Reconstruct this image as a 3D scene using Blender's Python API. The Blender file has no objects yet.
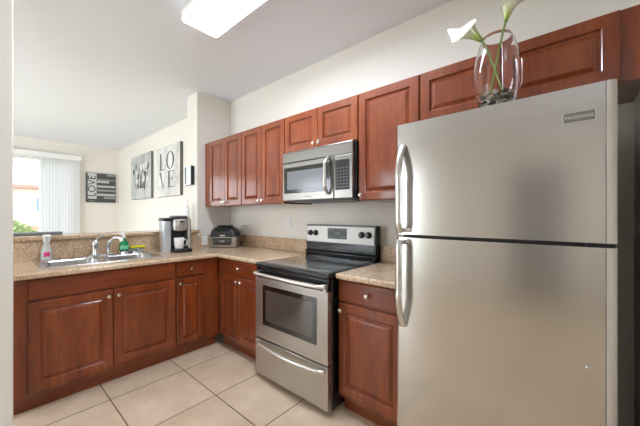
import bpy, bmesh, math, random
from mathutils import Vector, Matrix
random.seed(7)
PI = math.pi
SC = bpy.context.scene
COL = SC.collection

# ------------------------------------------------------------------ camera
cd = bpy.data.cameras.new('camera')
cam = bpy.data.objects.new('camera', cd)
COL.objects.link(cam)
cam.location = (0, 0, 1.288)
cam.rotation_euler = (PI / 2, 0, 0.713)
cd.sensor_width = 36
cd.lens = 36 * 290 / 640
cd.shift_y = 2.0 / 640
cd.clip_start = 0.02
SC.camera = cam

# ------------------------------------------------------------------ world, fill lamps, exposure
w = bpy.data.worlds.new('sky')
SC.world = w
w.use_nodes = True
wn = w.node_tree
bg = wn.nodes['Background']
tc = wn.nodes.new('ShaderNodeTexCoord')
sep = wn.nodes.new('ShaderNodeSeparateXYZ')
rmp = wn.nodes.new('ShaderNodeValToRGB')
wn.links.new(tc.outputs['Generated'], sep.inputs[0])
wn.links.new(sep.outputs['Z'], rmp.inputs[0])
rmp.color_ramp.elements[0].color = (0.93, 0.96, 1.0, 1)
rmp.color_ramp.elements[1].color = (0.70, 0.82, 1.0, 1)
wn.links.new(rmp.outputs[0], bg.inputs[0])
bg.inputs['Strength'].default_value = 2.5


def area(name, loc, rot, sx, sy, power, col):
    l = bpy.data.lights.new(name, 'AREA')
    l.shape = 'RECTANGLE'
    l.size, l.size_y, l.energy, l.color = sx, sy, power, col
    o = bpy.data.objects.new(name, l)
    COL.objects.link(o)
    o.location, o.rotation_euler = loc, rot
    return o


# added fill lamp before unseen, made-up glass doors, standing in for daylight
area('fill_behind_camera', (-4.75, -2.97, 1.20), (PI / 2, 0, 0), 3.2, 2.2, 48, (0.80, 0.91, 1.0))
# added fill lamp outside a made-up window on the right, for rim light
area('fill_right', (1.98, -1.5, 1.5), (0, PI / 2, 0), 1.2, 1.3, 16, (0.86, 0.93, 1.0))

SC.view_settings.view_transform = 'Standard'
SC.view_settings.look = 'None'
SC.view_settings.gamma = 1
SC.view_settings.use_curve_mapping = False
SC.view_settings.exposure = 0.75


# ------------------------------------------------------------------ materials
def lin(c):
    return tuple((v / 255 / 12.92 if v / 255 < 0.04045 else ((v / 255 + 0.055) / 1.055) ** 2.4) for v in c) + (1,)


def mat(name, col, rough=0.5, metal=0.0, coat=0.0, spec=0.5, emit=None, estr=0):
    m = bpy.data.materials.new(name)
    m.use_nodes = True
    b = m.node_tree.nodes['Principled BSDF']
    b.inputs['Base Color'].default_value = lin(col)
    b.inputs['Roughness'].default_value = rough
    b.inputs['Metallic'].default_value = metal
    b.inputs['Coat Weight'].default_value = coat
    b.inputs['Coat Roughness'].default_value = 0.15
    b.inputs['Specular IOR Level'].default_value = spec
    if emit:
        b.inputs['Emission Color'].default_value = lin(emit)
        b.inputs['Emission Strength'].default_value = estr
    return m


def nodes(m):
    nt = m.node_tree
    return nt, nt.nodes['Principled BSDF'], nt.nodes.new, nt.links.new


def noise_node(nt, vec, scale, detail=4, rough=0.55):
    n = nt.nodes.new('ShaderNodeTexNoise')
    n.inputs['Scale'].default_value = scale
    n.inputs['Detail'].default_value = detail
    n.inputs['Roughness'].default_value = rough
    if vec is not None:
        nt.links.new(vec, n.inputs['Vector'])
    return n


def ramp(nt, fac, stops):
    r = nt.nodes.new('ShaderNodeValToRGB')
    els = r.color_ramp.elements
    while len(els) < len(stops):
        els.new(0.5)
    for e, (p, c) in zip(els, stops):
        e.position = p
        e.color = lin(c)
    nt.links.new(fac, r.inputs[0])
    return r


def mapped(nt, scale, loc=(0, 0, 0), coord='Object'):
    t = nt.nodes.new('ShaderNodeTexCoord')
    mp = nt.nodes.new('ShaderNodeMapping')
    mp.inputs['Scale'].default_value = scale
    mp.inputs['Location'].default_value = loc
    nt.links.new(t.outputs[coord], mp.inputs[0])
    return mp.outputs[0]


def add_bump(m, height, strength, dist=0.002):
    nt, b, new, link = nodes(m)
    bp = new('ShaderNodeBump')
    bp.inputs['Strength'].default_value = strength
    bp.inputs['Distance'].default_value = dist
    link(height, bp.inputs['Height'])
    link(bp.outputs[0], b.inputs['Normal'])


def wood(name, scale, seed):
    m = mat(name, (130, 62, 36), 0.40, coat=1.0, spec=0.2)
    m.node_tree.nodes['Principled BSDF'].inputs['Coat Roughness'].default_value = 0.13
    m.node_tree.nodes['Principled BSDF'].inputs['Coat IOR'].default_value = 1.5
    nt, b, new, link = nodes(m)
    v = mapped(nt, scale, (seed, seed * 1.7, seed * 0.6))
    n1 = noise_node(nt, v, 1.0, 5, 0.6)
    v2 = mapped(nt, tuple(s * 7 for s in scale), (seed, 0, 0))
    n2 = noise_node(nt, v2, 1.0, 3, 0.5)
    r1 = ramp(nt, n1.outputs[0], [(0.25, (106, 45, 16)), (0.5, (134, 60, 24)), (0.78, (157, 80, 34))])
    r2 = ramp(nt, n2.outputs[0], [(0.3, (205, 205, 205)), (0.62, (255, 255, 255))])
    mx = new('ShaderNodeMix')
    mx.data_type = 'RGBA'
    mx.blend_type = 'MULTIPLY'
    mx.inputs[0].default_value = 0.7
    link(r1.outputs[0], mx.inputs[6])
    link(r2.outputs[0], mx.inputs[7])
    link(mx.outputs[2], b.inputs['Base Color'])
    add_bump(m, n2.outputs[0], 0.08, 0.001)
    return m


M = {}
M['wood'] = wood('cherry_wood_upright_grain', (6, 6, 0.9), 1.3)
M['wood_flat'] = wood('cherry_wood_level_grain', (0.9, 6, 6), 4.1)
M['wood_dark'] = mat('shaded_cabinet_inside', (92, 40, 22), 0.5)


def granite(name):
    m = mat(name, (196, 174, 146), 0.22, coat=0.3)
    nt, b, new, link = nodes(m)
    v = mapped(nt, (1, 1, 1))
    n1 = noise_node(nt, v, 55, 6, 0.75)
    vo = new('ShaderNodeTexVoronoi')
    vo.inputs['Scale'].default_value = 190
    link(v, vo.inputs['Vector'])
    n3 = noise_node(nt, v, 9, 3, 0.6)
    r1 = ramp(nt, n1.outputs[0], [(0.28, (164, 130, 100)), (0.42, (212, 183, 151)), (0.55, (228, 204, 175)), (0.72, (243, 230, 210))])
    sp = new('ShaderNodeSeparateColor')
    link(vo.outputs['Color'], sp.inputs[0])
    r2 = ramp(nt, sp.outputs[0], [(0.0, (146, 121, 101)), (0.09, (176, 151, 130)), (0.15, (255, 255, 255)), (1.0, (255, 250, 244))])
    r3 = ramp(nt, n3.outputs[0], [(0.3, (226, 218, 208)), (0.7, (255, 255, 255))])
    a = new('ShaderNodeMix'); a.data_type = 'RGBA'; a.blend_type = 'MULTIPLY'; a.inputs[0].default_value = 0.8
    c = new('ShaderNodeMix'); c.data_type = 'RGBA'; c.blend_type = 'MULTIPLY'; c.inputs[0].default_value = 0.8
    link(r1.outputs[0], a.inputs[6]); link(r2.outputs[0], a.inputs[7])
    link(a.outputs[2], c.inputs[6]); link(r3.outputs[0], c.inputs[7])
    link(c.outputs[2], b.inputs['Base Color'])
    return m


M['granite'] = granite('speckled_beige_granite')


def steel(name, col, rough, scale, bump=0.02):
    m = mat(name, col, rough, 1.0)
    nt, b, new, link = nodes(m)
    v = mapped(nt, scale)
    n = noise_node(nt, v, 1.0, 3, 0.6)
    add_bump(m, n.outputs[0], bump, 0.001)
    mr = new('ShaderNodeMapRange')
    mr.inputs['To Min'].default_value = rough * 0.8
    mr.inputs['To Max'].default_value = rough * 1.2
    link(n.outputs[0], mr.inputs[0])
    link(mr.outputs[0], b.inputs['Roughness'])
    return m


M['steel'] = steel('brushed_stainless_level', (188, 183, 176), 0.32, (3, 300, 300))
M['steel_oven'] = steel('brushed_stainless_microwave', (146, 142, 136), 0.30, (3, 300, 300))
M['steel_fridge'] = steel('brushed_stainless_fridge', (206, 203, 199), 0.19, (260, 260, 3), 0.012)
M['steel_edge'] = mat('satin_steel_edge', (214, 211, 206), 0.28, 1.0)
M['edge_trim'] = mat('light_satin_trim', (226, 222, 216), 0.25, 0.5)
M['steel_sink'] = mat('sink_steel', (205, 206, 206), 0.25, 1.0)
M['chrome'] = mat('chrome', (225, 226, 228), 0.10, 1.0)
M['nickel'] = mat('satin_nickel', (214, 205, 190), 0.25, 1.0)
M['black'] = mat('black_enamel', (18, 18, 19), 0.25, coat=0.3)
M['black_glass'] = mat('black_glass', (12, 13, 14), 0.06, coat=1.0)
M['cooktop'] = mat('black_ceramic_glass', (20, 20, 21), 0.05, coat=1.0)
M['ring'] = mat('burner_ring_print', (70, 70, 70), 0.2)
M['oven_window'] = mat('smoked_oven_window', (84, 77, 70), 0.08, coat=0.8)
M['mw_window'] = mat('smoked_microwave_window', (112, 114, 116), 0.15, coat=0.6)
M['black_plastic'] = mat('black_plastic', (24, 24, 25), 0.4)
M['grey_plastic'] = mat('dark_grey_plastic', (70, 71, 72), 0.4)
M['fridge_side'] = mat('textured_grey_cabinet', (84, 82, 76), 0.5)
M['lid'] = mat('charcoal_lid', (40, 41, 42), 0.35)
M['gasket'] = mat('dark_gasket', (28, 28, 28), 0.6)
M['white'] = mat('white_plastic', (240, 240, 238), 0.35)
M['ceramic'] = mat('white_ceramic', (244, 243, 240), 0.15, coat=0.5)
M['print_white'] = mat('printed_white', (232, 232, 230), 0.4)
M['print_grey'] = mat('printed_grey', (150, 150, 150), 0.4)


def paint(name, col, bump=0.06):
    m = mat(name, col, 0.65, spec=0.3)
    nt, b, new, link = nodes(m)
    n = noise_node(nt, mapped(nt, (1, 1, 1)), 90, 3)
    add_bump(m, n.outputs[0], bump, 0.003)
    return m


M['wall'] = paint('cream_wall_paint', (237, 232, 222))
M['ceiling'] = paint('textured_white_ceiling', (236, 239, 245), 0.12)


def tile():
    m = mat('beige_floor_tile', (216, 196, 168), 0.32, spec=0.45)
    nt, b, new, link = nodes(m)
    T = 0.508
    v = mapped(nt, (1, 1, 1), (1.919 + 20 * T, -1.081 + 20 * T, 0))
    br = new('ShaderNodeTexBrick')
    br.offset = 0
    br.squash = 1
    br.inputs['Scale'].default_value = 1
    br.inputs['Mortar Size'].default_value = 0.0042
    br.inputs['Mortar Smooth'].default_value = 0.15
    br.inputs['Bias'].default_value = 0
    br.inputs['Brick Width'].default_value = T
    br.inputs['Row Height'].default_value = T
    br.inputs['Color1'].default_value = lin((229, 208, 182))
    br.inputs['Color2'].default_value = lin((221, 199, 172))
    br.inputs['Mortar'].default_value = lin((104, 82, 64))
    link(v, br.inputs['Vector'])
    n = noise_node(nt, mapped(nt, (1, 1, 1)), 5, 6, 0.62)
    r = ramp(nt, n.outputs[0], [(0.3, (232, 226, 219)), (0.7, (255, 255, 255))])
    a = new('ShaderNodeMix'); a.data_type = 'RGBA'; a.blend_type = 'MULTIPLY'; a.inputs[0].default_value = 1
    link(br.outputs['Color'], a.inputs[6]); link(r.outputs[0], a.inputs[7])
    link(a.outputs[2], b.inputs['Base Color'])
    inv = new('ShaderNodeMath'); inv.operation = 'SUBTRACT'; inv.inputs[0].default_value = 1
    link(br.outputs['Fac'], inv.inputs[1])
    add_bump(m, inv.outputs[0], 0.4, 0.002)
    return m


M['tile'] = tile()


def glass(name, col=(255, 255, 255), ior=1.45, rough=0.0):
    m = mat(name, col, rough)
    b = m.node_tree.nodes['Principled BSDF']
    b.inputs['Transmission Weight'].default_value = 1
    b.inputs['IOR'].default_value = ior
    return m


def pane_mat(name):
    m = bpy.data.materials.new(name)
    m.use_nodes = True
    nt = m.node_tree
    nt.nodes.remove(nt.nodes['Principled BSDF'])
    tr = nt.nodes.new('ShaderNodeBsdfTransparent')
    gl = nt.nodes.new('ShaderNodeBsdfGlossy')
    gl.inputs['Roughness'].default_value = 0.02
    fr = nt.nodes.new('ShaderNodeFresnel')
    fr.inputs[0].default_value = 1.25
    mx = nt.nodes.new('ShaderNodeMixShader')
    nt.links.new(fr.outputs[0], mx.inputs[0])
    nt.links.new(tr.outputs[0], mx.inputs[1])
    nt.links.new(gl.outputs[0], mx.inputs[2])
    nt.links.new(mx.outputs[0], nt.nodes['Material Output'].inputs[0])
    return m


M['vase'] = glass('clear_vase_glass', ior=1.3)
M['pane'] = pane_mat('window_pane')


def translucent(name, col, amt):
    m = bpy.data.materials.new(name)
    m.use_nodes = True
    nt = m.node_tree
    b = nt.nodes['Principled BSDF']
    b.inputs['Base Color'].default_value = lin(col)
    b.inputs['Roughness'].default_value = 0.5
    t = nt.nodes.new('ShaderNodeBsdfTranslucent')
    t.inputs[0].default_value = lin(col)
    mx = nt.nodes.new('ShaderNodeMixShader')
    mx.inputs[0].default_value = amt
    nt.links.new(b.outputs[0], mx.inputs[1])
    nt.links.new(t.outputs[0], mx.inputs[2])
    nt.links.new(mx.outputs[0], nt.nodes['Material Output'].inputs[0])
    return m


M['slat'] = translucent('white_vinyl_slat', (236, 236, 236), 0.3)
M['frame_glow'] = mat('glowing_light_frame', (250, 250, 250), 0.4, emit=(236, 243, 255), estr=0.7)
M['diffuser'] = mat('lit_light_diffuser', (250, 250, 250), 0.4, emit=(230, 240, 255), estr=23)


# ------------------------------------------------------------------ mesh helpers
class MB:
    def __init__(s):
        s.v, s.f = [], []

    def add(s, vs, fs):
        n = len(s.v)
        s.v += [tuple(p) for p in vs]
        s.f += [tuple(i + n for i in f) for f in fs]
        return s

    def box(s, x0, x1, y0, y1, z0, z1):
        return s.add([(x0, y0, z0), (x1, y0, z0), (x1, y1, z0), (x0, y1, z0), (x0, y0, z1), (x1, y0, z1), (x1, y1, z1), (x0, y1, z1)],
                     [(3, 2, 1, 0), (4, 5, 6, 7), (0, 1, 5, 4), (1, 2, 6, 5), (2, 3, 7, 6), (3, 0, 4, 7)])

    def loft(s, rings, cap0=True, cap1=True, closed=True):
        n = len(rings[0])
        vs = [p for r in rings for p in r]
        fs = []
        for i in range(len(rings) - 1):
            for j in range(n if closed else n - 1):
                k = (j + 1) % n
                fs.append((i * n + j, i * n + k, (i + 1) * n + k, (i + 1) * n + j))
        if cap0:
            fs.append(tuple(reversed(range(n))))
        if cap1:
            fs.append(tuple((len(rings) - 1) * n + j for j in range(n)))
        return s.add(vs, fs)

    def lathe(s, prof, c=(0, 0, 0), axis='z', seg=24, cap0=True, cap1=True):
        rings = []
        for r, h in prof:
            ring = []
            for j in range(seg):
                a = 2 * PI * j / seg
                p = (r * math.cos(a), r * math.sin(a), h)
                if axis == '-y':
                    p = (p[0], -p[2], p[1])
                elif axis == 'x':
                    p = (p[2], p[0], p[1])
                ring.append((c[0] + p[0], c[1] + p[1], c[2] + p[2]))
            rings.append(ring)
        return s.loft(rings, cap0, cap1)

    def tube(s, pts, r, seg=10, flat=None):
        pts = [Vector(p) for p in pts]
        n = len(pts)
        rr = r if isinstance(r, list) else [r] * n
        tans = [(pts[min(i + 1, n - 1)] - pts[max(i - 1, 0)]).normalized() for i in range(n)]
        ref = Vector(flat) if flat else (Vector((0, 0, 1)) if abs(tans[0].z) < 0.9 else Vector((1, 0, 0)))
        rings = []
        a = tans[0].cross(ref).normalized()
        for i in range(n):
            a = (a - tans[i] * a.dot(tans[i])).normalized()
            b = tans[i].cross(a)
            q = rr[i]
            qa, qb = q if isinstance(q, (list, tuple)) else (q, q)
            rings.append([pts[i] + a * qa * math.cos(2 * PI * j / seg) + b * qb * math.sin(2 * PI * j / seg) for j in range(seg)])
        return s.loft(rings)

    def front(s, x0, x1, z0, z1, yf, t, prof):
        """panel facing -y: prof = [(inset, depth behind the front plane)], from the rim inwards"""
        rings = [[(x0, yf + t, z0), (x1, yf + t, z0), (x1, yf + t, z1), (x0, yf + t, z1)]]
        for i, d in prof:
            rings.append([(x0 + i, yf + d, z0 + i), (x1 - i, yf + d, z0 + i), (x1 - i, yf + d, z1 - i), (x0 + i, yf + d, z1 - i)])
        return s.loft(rings)

    def cells(s, xs, ys, inc, z0, z1, perm=(0, 1, 2)):
        idx = {}

        def V(i, j, k):
            key = (i, j, k)
            if key not in idx:
                p = (xs[i], ys[j], (z0, z1)[k])
                q = [0, 0, 0]
                for a in range(3):
                    q[perm[a]] = p[a]
                idx[key] = len(s.v)
                s.v.append(tuple(q))
            return idx[key]
        nx, ny = len(xs) - 1, len(ys) - 1
        I = lambda i, j: 0 <= i < nx and 0 <= j < ny and inc(i, j)
        for i in range(nx):
            for j in range(ny):
                if not I(i, j):
                    continue
                s.f.append((V(i, j, 1), V(i + 1, j, 1), V(i + 1, j + 1, 1), V(i, j + 1, 1)))
                s.f.append((V(i, j + 1, 0), V(i + 1, j + 1, 0), V(i + 1, j, 0), V(i, j, 0)))
                for di, dj, a, b in ((-1, 0, (i, j + 1), (i, j)), (1, 0, (i + 1, j), (i + 1, j + 1)), (0, -1, (i, j), (i + 1, j)), (0, 1, (i + 1, j + 1), (i, j + 1))):
                    if not I(i + di, j + dj):
                        s.f.append((V(a[0], a[1], 0), V(b[0], b[1], 0), V(b[0], b[1], 1), V(a[0], a[1], 1)))
        return s

    def build(s, name, m, parent=None, bevel=0, smooth=False, seg=2, loc=None, rz=0, angle=35):
        me = bpy.data.meshes.new(name)
        me.from_pydata(s.v, [], s.f)
        bm = bmesh.new()
        bm.from_mesh(me)
        bmesh.ops.recalc_face_normals(bm, faces=bm.faces)
        bm.to_mesh(me)
        bm.free()
        me.materials.append(m)
        if smooth or bevel:
            for p in me.polygons:
                p.use_smooth = True
            me.set_sharp_from_angle(angle=math.radians(angle))
        o = bpy.data.objects.new(name, me)
        COL.objects.link(o)
        if bevel:
            b = o.modifiers.new('edge', 'BEVEL')
            b.width = bevel
            b.segments = seg
            b.limit_method = 'ANGLE'
            b.angle_limit = math.radians(40)
        if parent:
            o.parent = parent
        if loc:
            o.location = loc
        if rz:
            o.rotation_euler = (0, 0, rz)
        return o


def rrect(x0, x1, y0, y1, r, z, n=5):
    pts = []
    for cx, cy, a0 in ((x1 - r, y1 - r, 0), (x0 + r, y1 - r, PI / 2), (x0 + r, y0 + r, PI), (x1 - r, y0 + r, 1.5 * PI)):
        for k in range(n + 1):
            a = a0 + PI / 2 * k / n
            pts.append((cx + r * math.cos(a), cy + r * math.sin(a), z))
    return pts


def tag(o, label, cat, group=None, kind=None):
    o['label'] = label
    o['category'] = cat
    if group:
        o['group'] = group
    if kind:
        o['kind'] = kind
    return o


def thing(name, label, cat, loc=(0, 0, 0), rz=0, group=None):
    o = bpy.data.objects.new(name, None)
    o.empty_display_size = 0.05
    COL.objects.link(o)
    o.location = loc
    o.rotation_euler = (0, 0, rz)
    return tag(o, label, cat, group)


def struct(o):
    o['kind'] = 'structure'
    return o


def text(name, body, size, m, parent, matrix, depth=0.0006, sx=1.0):
    c = bpy.data.curves.new(name, 'FONT')
    c.body = body
    c.size = size
    c.extrude = depth
    c.align_x = 'CENTER'
    c.align_y = 'CENTER'
    t = bpy.data.objects.new(name + '_curve', c)
    COL.objects.link(t)
    bpy.context.view_layer.update()
    me = bpy.data.meshes.new_from_object(t.evaluated_get(bpy.context.evaluated_depsgraph_get()))
    bpy.data.objects.remove(t)
    me.transform(matrix @ Matrix.Diagonal((sx, 1, 1, 1)))
    me.materials.clear()
    me.materials.append(m)
    me.name = name
    o = bpy.data.objects.new(name, me)
    COL.objects.link(o)
    o.parent = parent
    return o


def facing_minus_y(x, y, z):          # text plane upright, read from -y
    return Matrix.Translation((x, y, z)) @ Matrix.Rotation(PI / 2, 4, 'X')


# ------------------------------------------------------------------ room shell
YW = 2.09      # wall behind the range
XS = -3.36     # side wall of the kitchen and splash behind the sink
CH = 2.755     # ceiling height
XF = -7.75     # far wall of the dining area
YF = -3.0      # wall behind the camera
struct(MB().box(XF - 0.2, 1.9, YF - 0.2, YW + 0.2, -0.12, 0).build('floor', M['tile']))
struct(MB().box(XF - 0.2, 1.9, YF - 0.2, YW + 0.2, CH, CH + 0.12).build('ceiling', M['ceiling']))
struct(MB().box(XS - 0.26, 1.9, YW, YW + 0.15, 0, CH).build('wall_back', M['wall']))
struct(MB().box(XS - 0.26, XS, 1.652, YW, 0, CH).build('wall_corner', M['wall'], bevel=0.004))
struct(MB().box(XF, XS - 0.26, 2.0, 2.15, 0, CH).build('wall_dining', M['wall']))
struct(MB().box(0.235, 0.37, 1.5, YW, 0, CH).build('wall_alcove', M['wall'], bevel=0.004))
struct(MB().cells([YF, -2.2, -0.8, YW], [0, 0.85, 2.15, CH], lambda i, j: not (i == 1 and j == 1), 1.75, 1.9, (1, 2, 0)).build('wall_right', M['wall']))
struct(MB().box(-2.25, -1.93, -0.05, 0.086, 0, CH).build('wall_stub', M['wall'], bevel=0.005))
# half wall under the bar ledge
struct(MB().box(XS - 0.13, XS - 0.02, 0.086, 1.652, 0, 1.077).build('wall_half', M['wall']))
# far wall with the sliding door opening
struct(MB().cells([YF, -2.60, 1.22, 2.15], [0, 2.42, CH], lambda i, j: not (i == 1 and j == 0), XF - 0.2, XF, (1, 2, 0)).build('wall_left', M['wall']))
# wall behind the camera with an opening for the added glass doors
struct(MB().cells([XF, -6.4, -3.1, 1.9], [0, 2.4, CH], lambda i, j: not (i == 1 and j == 0), YF - 0.2, YF, (0, 2, 1)).build('wall_front', M['wall']))

o = struct(MB().cells([-2.60, -2.55, -0.72, -0.66, 1.17, 1.22], [0, 0.06, 2.36, 2.42], lambda i, j: not (j == 1 and i in (1, 3)),
                      XF - 0.14, XF - 0.07, (1, 2, 0)).build('window_1', M['white'], bevel=0.003))
MB().box(XF - 0.11, XF - 0.104, -2.55, 1.17, 0.06, 2.36).build('window_pane', M['pane'], o)
o = struct(MB().cells([-6.4, -6.34, -4.78, -4.72, -3.16, -3.1], [0, 0.06, 2.34, 2.4], lambda i, j: not (j == 1 and i in (1, 3)),
                      YF - 0.14, YF - 0.07, (0, 2, 1)).build('added_glass_doors', M['white'], bevel=0.003))  # unseen glass doors, added behind the camera as a light opening
MB().box(-6.34, -3.16, YF - 0.11, YF - 0.104, 0.06, 2.34).build('window_pane', M['pane'], o)

o = struct(MB().cells([-2.2, -2.15, -1.52, -1.48, -0.85, -0.8], [0.85, 0.9, 2.1, 2.15], lambda i, j: not (j == 1 and i in (1, 3)),
                      1.80, 1.86, (1, 2, 0)).build('added_window', M['white'], bevel=0.003))  # unseen window, added so that light comes in from the right
MB().box(1.83, 1.836, -2.15, -0.85, 0.9, 2.1).build('window_pane', M['pane'], o)
# unseen door added behind the camera for a dark reflection in the refrigerator
o = struct(MB().front(-0.95, -0.13, 0.005, 2.05, -0.045, 0.04, [(0, 0.003), (0.003, 0), (0.12, 0), (0.135, 0.010), (0.15, 0.010), (0.19, 0.004)]).build('reflection_door', mat('grey_reflection_door', (146, 142, 137), 0.4), loc=(-1.08, YF, 0), rz=PI))
MB().lathe([(0.026, 0.045), (0.026, 0.052), (0.012, 0.056), (0.012, 0.08), (0.028, 0.09), (0.028, 0.105), (0.015, 0.112)], (-0.22, 0, 1.0), '-y', 20).build('door_knob', M['nickel'], o, smooth=True)

# outside the sliding door
grass = mat('lawn', (120, 138, 90), 0.9)
struct(MB().box(-70, XF - 0.5, -40, 40, -3.2, -3.1).build('ground', grass))

# ------------------------------------------------------------------ cabinets
RAISED = [(0, 0.006), (0.002, 0.002), (0.006, 0), (0.054, 0), (0.058, 0.003), (0.060, 0.011), (0.068, 0.012), (0.072, 0.0095), (0.086, 0.0025), (0.090, 0.0015)]
SLAB = [(0, 0.007), (0.002, 0.003), (0.007, 0.0)]


def knob(parent, x, z, y=0.0):
    MB().lathe([(0.008, 0), (0.0065, 0.004), (0.0055, 0.011), (0.009, 0.015), (0.0145, 0.019), (0.0155, 0.023), (0.013, 0.028), (0.006, 0.0305)],
               (x, y, z), '-y', 18).build('knob', M['nickel'], parent, smooth=True)


def cabinet(name, label, cat, loc, rz, w_, z0, z1, depth, doors=(), drawers=(), toe=0.0, group=None, x_in=0.0, x_out=0.0, hollow=False):
    """local x across the front, front plane y=0 facing -y; carcass from y=.02 back"""
    t = thing(name, label, cat, loc, rz, group)
    if hollow:
        b = MB()
        for q in ((-x_in, 0.018, 0.02, depth), (w_ - 0.018, w_ + x_out, 0.02, depth), (0.018, w_ - 0.018, 0.02, 0.04), (0.018, w_ - 0.018, depth - 0.012, depth)):
            b.box(*q, z0 + toe, z1)
        b.box(0.018, w_ - 0.018, 0.04, depth - 0.012, z0 + toe, z0 + toe + 0.018)
    else:
        b = MB().box(-x_in, w_ + x_out, 0.02, depth, z0 + toe, z1)
    b.build('body', M['wood'], t, bevel=0.0015)
    if toe:
        MB().box(-x_in, w_ + x_out, 0.075, depth - 0.02, z0, z0 + toe - 0.0005).build('toe_kick', M['wood_flat'], t)
    for (a, c, e, f, kx, kz) in doors:
        k = min(1.0, (c - a) / 0.30)
        prof = [(i * (k if i > 0.01 else 1), d) for i, d in RAISED]
        d = MB().front(a, c, e, f, 0, 0.0195, prof).build('door', M['wood'], t)
        if kx is not None:
            knob(d, kx, kz)
    for (a, c, e, f, kx, kz) in drawers:
        d = MB().front(a, c, e, f, 0, 0.0195, SLAB).build('drawer' if kx is not None else 'false_front', M['wood_flat'], t)
        if kx is not None:
            knob(d, kx, kz)
    return t


DB, DT, RB, RT = 0.135, 0.722, 0.735, 0.868   # door bottom/top, drawer bottom/top
HB = RIGHT90 = PI / 2
g = 0.003
XD = -2.632    # peninsula door plane
# peninsula (fronts face +x): local x runs along world +y
y0 = 0.178
cabinet('sink_cabinet', 'wide cherry sink cabinet with two raised-panel doors under the sink', 'cabinet', (XD, y0, 0), HB, 0.926, 0, 0.8755, 0.70,
        doors=[(g, 0.462, DB, DT, 0.462 - 0.03, DT - 0.045), (0.465, 0.926 - g, DB, DT, 0.465 + 0.03, DT - 0.045)],
        drawers=[(g, 0.926 - g, RB, RT, None, None)], toe=0.105, x_in=0.09, hollow=True)
cabinet('narrow_base_cabinet', 'narrow cherry base cabinet with one drawer and one door, in the peninsula beside the corner', 'cabinet', (XD, 1.1065, 0), HB, 0.262, 0, 0.8755, 0.70,
        doors=[(g, 0.262 - g, DB, DT, 0.03, DT - 0.045)], drawers=[(g, 0.262 - g, RB, RT, 0.131, 0.80)], toe=0.105, x_out=0.150)
# range wall
YB = 1.503
cabinet('base_cabinet', 'cherry base cabinet with one drawer over two narrow doors, left of the range', 'cabinet', (-2.607, YB, 0), 0, 0.692, 0, 0.8755, 0.575,
        doors=[(g, 0.342, DB, DT, 0.342 - 0.028, DT - 0.045), (0.345, 0.690, DB, DT, 0.345 + 0.028, DT - 0.045)],
        drawers=[(g, 0.690, RB, RT, 0.345, 0.80)], toe=0.105, x_in=0.044)
cabinet('base_cabinet', 'cherry base cabinet with one drawer over one door, between range and refrigerator', 'cabinet', (-1.146, YB, 0), 0, 0.452, 0, 0.8755, 0.575,
        doors=[(g, 0.45, DB, DT, 0.032, DT - 0.045)], drawers=[(g, 0.45, RB, RT, 0.226, 0.80)], toe=0.105)
# wall cabinets
YU, UB, UT = 1.731, 1.388, 2.150
UD = YW - YU - 0.001


def upper(name, label, x0, x1, z0, doors, x_in=0.0, x_out=0.0):
    w_ = x1 - x0
    ds = []
    if doors == 2:
        h = w_ / 2
        ds = [(g, h - 0.0015, z0 + 0.003, UT - 0.004, h - 0.028, z0 + 0.04), (h + 0.0015, w_ - g, z0 + 0.003, UT - 0.004, h + 0.028, z0 + 0.04)]
    else:
        ds = [(g, w_ - g, z0 + 0.003, UT - 0.004, 0.03, z0 + 0.04)]
    return cabinet(name, label, 'cabinet', (x0, YU, 0), 0, w_, z0, UT, UD, doors=ds, x_in=x_in, x_out=x_out)


upper('wall_cabinet', 'tall two-door cherry wall cabinet in the corner above the indoor grill', -3.222, -2.571, UB, 2, x_in=0.136)
upper('wall_cabinet', 'tall two-door cherry wall cabinet just left of the microwave', -2.569, -1.914, UB, 2)
upper('wall_cabinet', 'short two-door cherry wall cabinet directly above the microwave', -1.912, -1.142, 1.822, 2)
upper('wall_cabinet', 'tall single-door cherry wall cabinet between microwave and refrigerator', -1.140, -0.698, UB, 1)
upper('wall_cabinet', 'wide short two-door cherry wall cabinet above the refrigerator', -0.696, 0.160, 1.845, 2, x_out=0.073)

# ------------------------------------------------------------------ worktops
CT, CB = 0.914, 0.876
SX0, SX1, SY0, SY1 = -3.285, -2.775, 0.262, 1.045     # cut-out for the sink
t = thing('countertop', 'L-shaped beige granite countertop around the sink and corner', 'countertop', (0, 0, 0))
xs = [XS, SX0, SX1, -2.602, -1.915]
ys = [0.088, SY0, SY1, 1.475, YW - 0.001]
MB().cells(xs, ys, lambda i, j: (i < 3 or j == 3) and not (i == 1 and j == 1), CB, CT).build('slab', M['granite'], t, bevel=0.012, seg=3)
tag(MB().box(XS + 0.0005, XS + 0.02, 1.6525, YW - 0.022, CT + 0.0005, 1.045).build('backsplash', M['granite'], bevel=0.002), 'short granite backsplash on the column wall behind the indoor grill', 'backsplash')
tag(MB().box(XS + 0.0005, -1.915, YW - 0.021, YW - 0.001, CT + 0.0005, 1.045).build('backsplash', M['granite'], bevel=0.002), 'long low granite backsplash left of the range', 'backsplash')
tag(MB().box(XS - 0.019, XS - 0.0005, 0.088, 1.651, CB, 1.0765).build('backsplash', M['granite']), 'granite backsplash behind the sink under the bar ledge', 'backsplash')
t = thing('countertop', 'short beige granite countertop between range and refrigerator', 'countertop', (0, 0, 0))
MB().box(-1.148, -0.690, 1.475, YW - 0.001, CB, CT).build('slab', M['granite'], t, bevel=0.012, seg=3)
tag(MB().box(-1.148, -0.690, YW - 0.021, YW - 0.001, CT + 0.0005, 1.045).build('backsplash', M['granite'], bevel=0.002), 'short low granite backsplash between range and refrigerator', 'backsplash')
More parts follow.
